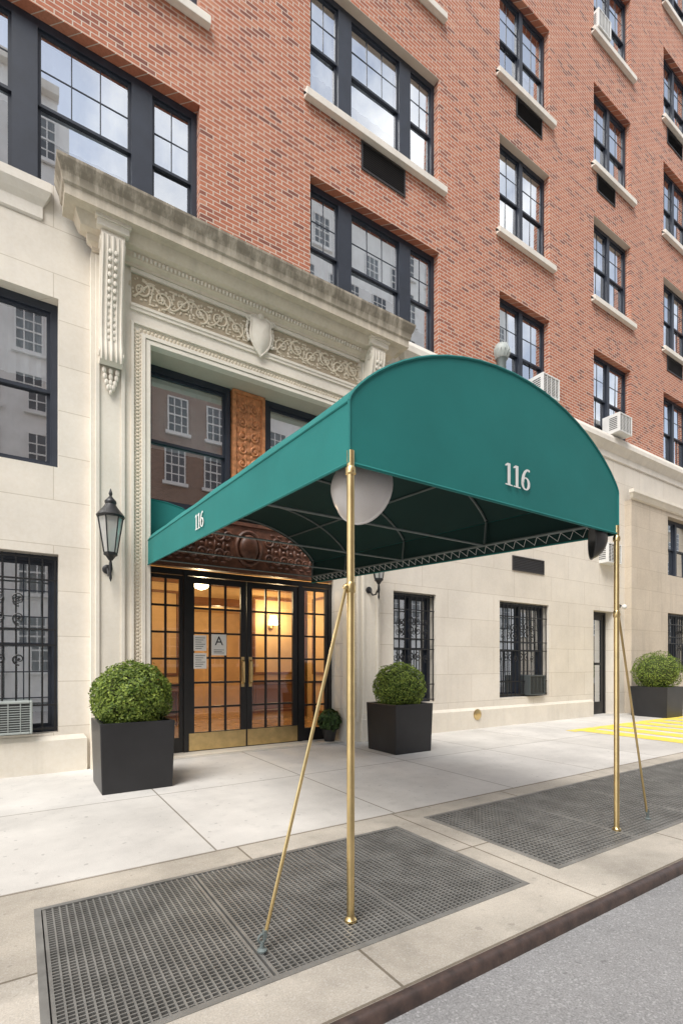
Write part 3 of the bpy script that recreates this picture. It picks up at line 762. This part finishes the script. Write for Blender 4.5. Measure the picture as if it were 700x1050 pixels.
for xx, s in ((X0+.012, -1), (X1-.012, 1)):
    m = MB(); m.lathe([(.030,0),(.030,.012),(.021,.022),(.019,.03),(.019,zb(2)+.06)], (xx,1.985,0), 14)
    m.lathe([(.021,1.59),(.024,1.595),(.024,1.635),(.021,1.64)], (xx,1.985,0), 14)
    m.lathe([(.021,2.16),(.026,2.165),(.026,2.19),(.02,2.2)], (xx,1.985,0), 14)
    pst = m.build('post', BRASS, cano, smooth=True)
    m = MB(); gx = xx+s*.45
    m.tube([(xx+s*.026,1.985,1.62),(gx,1.985,.06)], .0085, 8); m.sphere((xx+s*.028,1.985,1.615), .016,.016,.016, 8, 6)
    gr = m.build('guy_rod', BRASS, cano, smooth=True)
    m = MB(); m.lathe([(.022,.003),(.022,.010),(.010,.016),(.010,.045)], (gx+s*.012,1.985,0), 12)
    m.tube([(gx+s*.012+.018*math.cos(t*PI/6),1.985,.058+.018*math.sin(t*PI/6)) for t in range(13)], .005, 6); m.box(gx-.007,gx+.007,1.975,1.995,.05,.09)
    m.build('anchor', PIPE, gr)

def ribbon(pts, ws):
    L = []; Rr = []
    for i, p in enumerate(pts):
        a = pts[max(0,i-1)]; b = pts[min(len(pts)-1,i+1)]
        tx, ty = b[0]-a[0], b[1]-a[1]; l = math.hypot(tx,ty) or 1; nx, ny = -ty/l, tx/l
        L.append((p[0]+nx*ws[i]/2, p[1]+ny*ws[i]/2)); Rr.append((p[0]-nx*ws[i]/2, p[1]-ny*ws[i]/2))
    return [(L[i], L[i+1], Rr[i+1], Rr[i]) for i in range(len(pts)-1)]
def digit(ch):
    out = []
    if ch == '1':
        out += [[(.14,.055),(.32,.055),(.32,1),(.14,1)], [(.01,0),(.45,0),(.45,.055),(.01,.055)], [(.14,1),(.0,.90),(.0,.84),(.14,.88)]]
        return out, .5
    pts = []; ws = []
    for i in range(33):
        a = 2*PI*i/32; pts.append((.29+.205*math.cos(a), .30+.27*math.sin(a))); ws.append(.06+.11*abs(math.cos(a))**1.5)
    out += ribbon(pts, ws)
    pts = []; ws = []
    for i in range(15):
        t = i/14; a = PI - t*PI*.5
        pts.append((.475+.39*math.cos(a), .34+.62*math.sin(a))); ws.append(.165*(1-t)**.6*.9+.045)
    out += [('o', q) for q in ribbon(pts, ws)]
    c = [(.475+.062*math.cos(i*PI/6), .92+.062*math.sin(i*PI/6)) for i in range(12)]
    out += [('p', c)]
    return out, .6
def number(txt, h, place, wx=1.12):
    q = MB(); x = 0; W = sum(digit(c)[1] for c in txt)*h*wx
    for c in txt:
        ps, w = digit(c)
        for p in ps:
            off = 0
            if isinstance(p[0], str): off = .0015 if p[0] == 'o' else .003; p = p[1]
            q.add([place(x+a*h*wx-W/2, b*h, off) for a, b in p], [tuple(range(len(p)))])
        x += w*h*wx
    return q
number('116', .134, lambda a, b, o: (2.575+a, YC0-.012-o, 2.33+b)).build('number', WHITE, cano)
yn = 4.32
number('116', .135, lambda a, b, o: (X0-.010-o, yn-a, zb(yn-a)+.085+b)).build('number', WHITE, cano)

def dish(label, c, face, rad, mat, deep=1.0):
    t = thing('dish_lamp', label, 'lamp', c, 'dish lamps under the canopy')
    k = rad/.19; e = deep
    q = MB(); prof = [(.0,0),(.05,.004),(.10,.022),(.14,.05),(.172,.09),(.19,.13),(.197,.133),(.197,.142),(.186,.138),(.165,.09),(.135,.058),(.095,.032),(.05,.014),(.0,.010)]
    q.lathe([(r*k, face*(h-.13)*k*e) for r, h in prof], c, 36, 'x', caps=False); q.build('dish', mat, t, smooth=True)
    q = MB(); q.lathe([(.03*k,face*-.115*k*e),(.035*k,face*-.06*k),(.02*k,face*-.03*k)], c, 12, 'x'); q.build('lamp_holder', IRON, t, smooth=True)
    q = MB(); q.tube([(c[0],c[1],c[2]+rad*.98),(c[0],c[1],c[2]+rad+.07)], .010, 6); q.build('bracket', PIPE, t)
    return t
d1 = dish('pale round dish lamp behind the left brass post', (1.64, 2.31, 2.235), 1, .185, DISH, 1.5)
d1.rotation_euler = (0, R(4), R(22))
d2 = dish('dark round dish lamp seen almost edge on beside the right brass post', (3.62, 2.10, 2.18), -1, .145, DISHD)
d2.rotation_euler = (0, 0, R(-50))

# ---------------------------------------------------------------- lanterns
lt = thing('wall_lantern', 'black lantern on the left stone pilaster, fully in view', 'lantern', (.87, ys-.05, 2.2))
lx, ly = .87, ys-.28
q = MB(); q.lathe([(.055,0),(.055,-.02),(.03,-.035)], (lx,ys-.012,2.36), 14, 'y')
q.tube([(lx,ys-.04,2.36),(lx,ys-.12,2.27),(lx,ys-.20,2.27),(lx,ly,2.36),(lx,ly,2.46)], .013, 8)
q.lathe([(.003,2.18),(.016,2.22),(.010,2.27),(.022,2.33),(.016,2.40)], (lx,ly,0), 10)
q.build('bracket', IRON, lt, smooth=True)
q = MB(); q.lathe([(.02,2.42),(.05,2.465),(.074,2.48),(.074,2.51),(.06,2.51)], (lx,ly,0), 6)
for j in range(6):
    a = j*PI/3; q.tube([(lx+.070*math.cos(a),ly+.070*math.sin(a),2.51),(lx+.132*math.cos(a),ly+.132*math.sin(a),2.91)], .0075, 5)
q.build('cage', IRON, lt)
q = MB(); q.lathe([(.145,2.905),(.154,2.925),(.132,2.955),(.08,3.02),(.057,3.06),(.064,3.08),(.06,3.10),(.028,3.135),(.014,3.155),(.021,3.18),(.017,3.20),(.004,3.24)], (lx,ly,0), 12)
q.build('roof', IRON, lt, smooth=True)
q = MB(); q.lathe([(.066,2.51),(.127,2.905)], (lx,ly,0), 6, caps=False); q.build('glass', LANTG, lt)
q = MB(); q.lathe([(.018,2.51),(.018,2.68),(.022,2.69),(.024,2.73),(.004,2.79)], (lx,ly,0), 10); q.build('candle', CREAM, lt, smooth=True)
dup(lt, (4.70, ys-.05, 2.26), 'black lantern on the stone pilaster right of the entrance, mostly hidden by the canopy')

# ---------------------------------------------------------------- planters and shrubs
def planter(label, x, y, s, h):
    t = thing('planter_box', label, 'planter', (x+s/2, y+s/2, 0), 'square black planters')
    q = MB(); tp = .02; loops = [(tp,0.0),(0,h),(.035,h),(.04,h-.07)]
    vs = []
    for o, z in loops: vs += [(x+o,y+o,z),(x+s-o,y+o,z),(x+s-o,y+s-o,z),(x+o,y+s-o,z)]
    fs = [(0,3,2,1)]+[(i*4+j,i*4+(j+1)%4,(i+1)*4+(j+1)%4,(i+1)*4+j) for i in range(3) for j in range(4)]
    q.add(vs, fs); q.build('box', BLACK, t, bevel=.008)
    q = MB(); q.quad((x+.041,y+.041,h-.068),(x+s-.041,y+.041,h-.068),(x+s-.041,y+s-.041,h-.068),(x+.041,y+s-.041,h-.068)); q.build('soil', SOIL, t)
    return t
def leaf_ball(c, rx, rz, n, size, seed, droop=0):
    rnd = random.Random(seed); q = MB()
    ph = [rnd.uniform(0, 6.28) for _ in range(9)]
    for _ in range(n):
        z = rnd.uniform(-1, 1); a = rnd.uniform(0, 2*PI); s = math.sqrt(1-z*z)
        d = Vector((s*math.cos(a), s*math.sin(a), z))
        lump = 1+.045*math.sin(7*d.x+ph[0])*math.sin(6*d.y+ph[1])+.05*math.sin(9*d.z+ph[2])*math.sin(8*d.x+ph[3])+.03*math.sin(17*d.y+ph[4]+5*d.z)
        rr = lump*(1-.30*rnd.random()**2.2)+ (.06*rnd.random() if rnd.random() < .08 else 0)
        p = Vector((c[0]+d.x*rx*rr, c[1]+d.y*rx*rr, c[2]+d.z*rz*rr))
        nr = (d+Vector((rnd.uniform(-.8,.8), rnd.uniform(-.8,.8), rnd.uniform(-.5,.9)))).normalized()
        u = nr.orthogonal().normalized(); u = Matrix.Rotation(rnd.uniform(0, 6.28), 3, nr) @ u; v = nr.cross(u)
        l = size*rnd.uniform(.7,1.3); w = l*.5
        q.add([p-u*l*.5, p+v*w*.5+nr*l*.08, p+u*l*.5, p-v*w*.5+nr*l*.08], [(0,1,2,3)])
    return q
def shrub(label, x, y, z, rx, rz, n, seed):
    t = thing('boxwood_shrub', label, 'shrub', (x, y, z), 'clipped boxwood shrubs')
    leaf_ball((x,y,z+rz*.78), rx, rz, n, .035, seed).build('foliage', LEAF, t, normals=False)
    q = MB(); q.sphere((x,y,z+rz*.78), rx*.80, rx*.80, rz*.80, 18, 10); q.tube([(x,y,z-.02),(x+.01,y,z+rz*.4)], .03, 7); q.build('branches', BARK, t, smooth=True)
planter('square black planter box left of the entrance, nearest the lantern', .63, 5.12, .69, .675)
shrub('round clipped shrub in the planter left of the entrance', .975, 5.46, .62, .385, .36, 12000, 1)
planter('square black planter box right of the entrance, behind the left canopy post', 4.25, 5.2, .68, .68)
shrub('round clipped shrub in the planter right of the entrance doors', 4.59, 5.54, .63, .375, .35, 9000, 2)
planter('square black planter box furthest right, by the yellow paint', 12.2, 5.35, .82, .70)
shrub('round clipped shrub furthest right, in the planter by the yellow paint', 12.61, 5.76, .66, .52, .48, 8000, 3)
t = thing('potted_plant', 'small dark pot with a leafy plant beside the right sidelight of the door', 'plant', (4.1,6.68,0))
q = MB(); q.lathe([(.08,.02),(.12,.2),(.125,.21),(.10,.21),(.09,.18)], (4.1,6.66,0), 16); q.build('pot', TERRA, t, smooth=True)
leaf_ball((4.1,6.66,.34), .17, .17, 500, .09, 5).build('foliage', LEAF2, t, normals=False)

# ---------------------------------------------------------------- air conditioners
def make_ac(label, mat):
    ac = thing('air_conditioner', label, 'air conditioner', (-.02, YF-.10, .47), 'window air conditioners')
    x0, x1, y0, y1, z0, z1 = -.33, .12, YF-.12, YF+.22, .47, .83
    q = MB(); w = .025
    q.box(x0,x0+w,y0,y1,z0,z1); q.box(x1-w,x1,y0,y1,z0,z1); q.box(x0+w,x1-w,y0,y1,z1-w,z1); q.box(x0+w,x1-w,y0,y1,z0,z0+w)
    q.build('casing', mat, ac, bevel=.006)
    q = MB(); q.box(x0+w,x1-w,y0+.03,y0+.05,z0+w,z1-w); z = z0+w+.015
    q.build('coil', ACD, ac)
    q = MB()
    while z < z1-w-.01: q.box(x0+w,x1-w,y0+.006,y0+.016,z,z+.008); z += .026
    for j in range(1, 4): xx = x0+(x1-x0)*j/4; q.box(xx-.005,xx+.005,y0+.002,y0+.006,z0+w,z1-w)
    q.build('slats', mat, ac)
    q = MB()
    for j in range(7): zz = z0+.07+j*.035; q.box(x0-.004,x0-.001,y0+.05,y0+.20,zz,zz+.014)
    q.build('side_louvres', ACD, ac)
    return ac
make_ac('grey green air conditioner in the barred window at the far left', ACM)
acd = make_ac('dark air conditioner behind the bars of the ground floor window under the vent', ACG)
acd.location = (9.2, YF-.06, .58); acd.scale = (1.15,)*3
acw = make_ac('white air conditioner in the lowest brick storey, just right of the canopy top', ACW)
def put(src, x, z, y, label, s=1.3): return dup(src, (x+.085*s, y, z), label, (s,s,s))
s = 1.25; acw.location = (9.22+.085*s, YF-.30, 6.745); acw.scale = (s,s,s)
put(acw, 12.15, 6.745, YF-.30, 'white air conditioner in the lowest brick storey, second to the right of the canopy', 1.25)
put(acw, 11.6, 16.16, YF-.10, 'white air conditioner in the upper window near the top edge of the photo', 1.2)
put(acw, 11.85, 3.62, YF-.20, 'white air conditioner set in the stone wall above the small side door', 1.3)

# small fittings
t = thing('wall_cover_plate', 'round brass cover plate low on the stone wall', 'plate', (7.3,YF,.26))
q = MB(); q.lathe([(.105,-.012),(.105,-.02),(.09,-.03),(.0,-.034)], (7.3,YF-.04,.27), 22, 'y'); q.build('plate', BRASS, t, smooth=True)
q = MB(); q.box(7.25,7.35,YF-.082,YF-.073,.262,.278); q.build('bar', BRASS, t)
hx, hy, hz = 7.98, YF-.06, .42
t = thing('roof_cowl', 'metal ventilator cowl on the stone ledge behind the canopy top', 'vent', (hx,hy,6.74))
q = MB(); q.lathe([(.09,6.72),(.09,6.86+hz-.08),(.12,6.88+hz-.05)], (hx,hy,0), 14); q.build('neck', PIPE, t, smooth=True)
q = MB(); q.lathe([(.12,6.83+hz),(.16,6.92+hz),(.16,7.02+hz),(.11,7.11+hz),(.02,7.15+hz)], (hx,hy,0), 14)
for j in range(14):
    a = j*2*PI/14; q.tube([(hx+.125*math.cos(a),hy+.125*math.sin(a),6.84+hz),(hx+.17*math.cos(a+.2),hy+.17*math.sin(a+.2),6.97+hz),(hx+.1*math.cos(a+.4),hy+.1*math.sin(a+.4),7.12+hz)], .01, 4)
q.build('head', ACM, t, smooth=True)
t = thing('security_light', 'small white lamp on the wall right of the side door', 'lamp', (12.42,YF,2.62))
q = MB(); q.lathe([(.05,0),(.05,-.03)], (12.42,YF-.001,2.66), 12, 'y'); q.tube([(12.42,YF-.03,2.66),(12.42,YF-.1,2.66)], .015, 6); q.build('mount', IRON, t)
q = MB(); q.sphere((12.42,YF-.14,2.63), .06,.06,.06, 12, 8); q.build('globe', ACW, t, smooth=True)

# ---------------------------------------------------------------- across the street (only in reflections)
def opposite(label, x0, x1, h, mat, cols, yb=-13, zmin=1.2, zs=3.2):
    t = thing('rowhouse', label, 'building', ((x0+x1)/2, yb-3, 0))
    q = MB(); q.box(x0,x1,yb-6,yb,-.1,h); q.build('wall', mat, t)
    q = MB(); q.box(x0-.05,x1+.05,yb-.1,yb+.35,h,h+.4); q.build('cornice', SILL, t)
    w = (x1-x0)/cols
    for i in range(cols):
        z = zmin
        while z < h-2:
            q = MB(); a = x0+w*(i+.24); b = x0+w*(i+.76); c_ = (a+b)/2
            q.box(a,b,yb+.002,yb+.03,z,z+1.9); q.build('window', FARGL, t)
            p = MB(); e = .07
            p.box(a,b,yb+.031,yb+.06,z+1.9-e,z+1.9); p.box(a,b,yb+.031,yb+.06,z+.9,z+.9+e); p.box(a,a+e,yb+.031,yb+.055,z,z+1.82); p.box(b-e,b,yb+.031,yb+.055,z,z+1.82)
            for fr_ in (1/3, 2/3): xx = a+(b-a)*fr_; p.box(xx-.025,xx+.025,yb+.031,yb+.05,z,z+1.82)
            for zz in (.45, 1.4): p.box(a+e,b-e,yb+.031,yb+.048,z+zz-.025,z+zz+.025)
            p.box(a-.12,b+.12,yb+.031,yb+.16,z-.17,z-.002); p.build('window_frame', PALE, t); z += zs
opposite('pale house across the street, mirrored in the far left windows', -18, 1.5, 27, PALE, 9, zs=2.9)
opposite('dull brown brick house across the street, mirrored in the windows over the entrance', 1.6, 12, 20, DULL, 5)
opposite('tall pale house across the street, mirrored in the upper centre windows', 12.1, 34, 31, PALE, 10, zmin=4, zs=2.9)
opposite('tan brick house across the street, mirrored in the right hand windows', 34.1, 70, 24, TAN, 13, zmin=4)

# ---------------------------------------------------------------- light, camera
w = bpy.data.worlds.new('World'); SC.world = w; w.use_nodes = True
nt = w.node_tree; bg = nt.nodes['Background']
sky = nt.nodes.new('ShaderNodeTexSky'); sky.sky_type = 'NISHITA'; sky.sun_disc = False
sd = Vector((-.85, -.62, 1.45)).normalized()
sky.sun_elevation = math.asin(sd.z); sky.sun_rotation = math.atan2(sd.x, sd.y)
hs = nt.nodes.new('ShaderNodeHueSaturation'); hs.inputs['Saturation'].default_value = .46; hs.inputs['Value'].default_value = 1.85
nt.links.new(sky.outputs[0], hs.inputs['Color'])
tcw = nt.nodes.new('ShaderNodeTexCoord'); cl = noise(nt, tcw.outputs['Generated'], 3.2, 7, .6)
cm = ramp(nt, cl, .45, .64)
cc = mixc(nt, cm, hs.outputs[0], (11.2,11.1,10.9))
nt.links.new(cc, bg.inputs[0]); bg.inputs[1].default_value = .15
l = bpy.data.lights.new('sun', 'SUN'); l.energy = 4.1; l.angle = R(36); l.color = (1,.965,.92)
o = bpy.data.objects.new('sun', l); COL.objects.link(o); o.rotation_euler = sd.to_track_quat('Z', 'Y').to_euler()

cam = bpy.data.cameras.new('camera'); co = bpy.data.objects.new('camera', cam); COL.objects.link(co)
co.location = (0, 0, 1.25); co.rotation_euler = (PI/2, 0, -R(33.0))
cam.sensor_fit = 'HORIZONTAL'; cam.sensor_width = 36; cam.lens = 36*508/700; cam.shift_y = 155/700; cam.clip_start = .05; cam.clip_end = 600
SC.camera = co
SC.view_settings.view_transform = 'Standard'; SC.view_settings.look = 'None'; SC.view_settings.exposure = 0
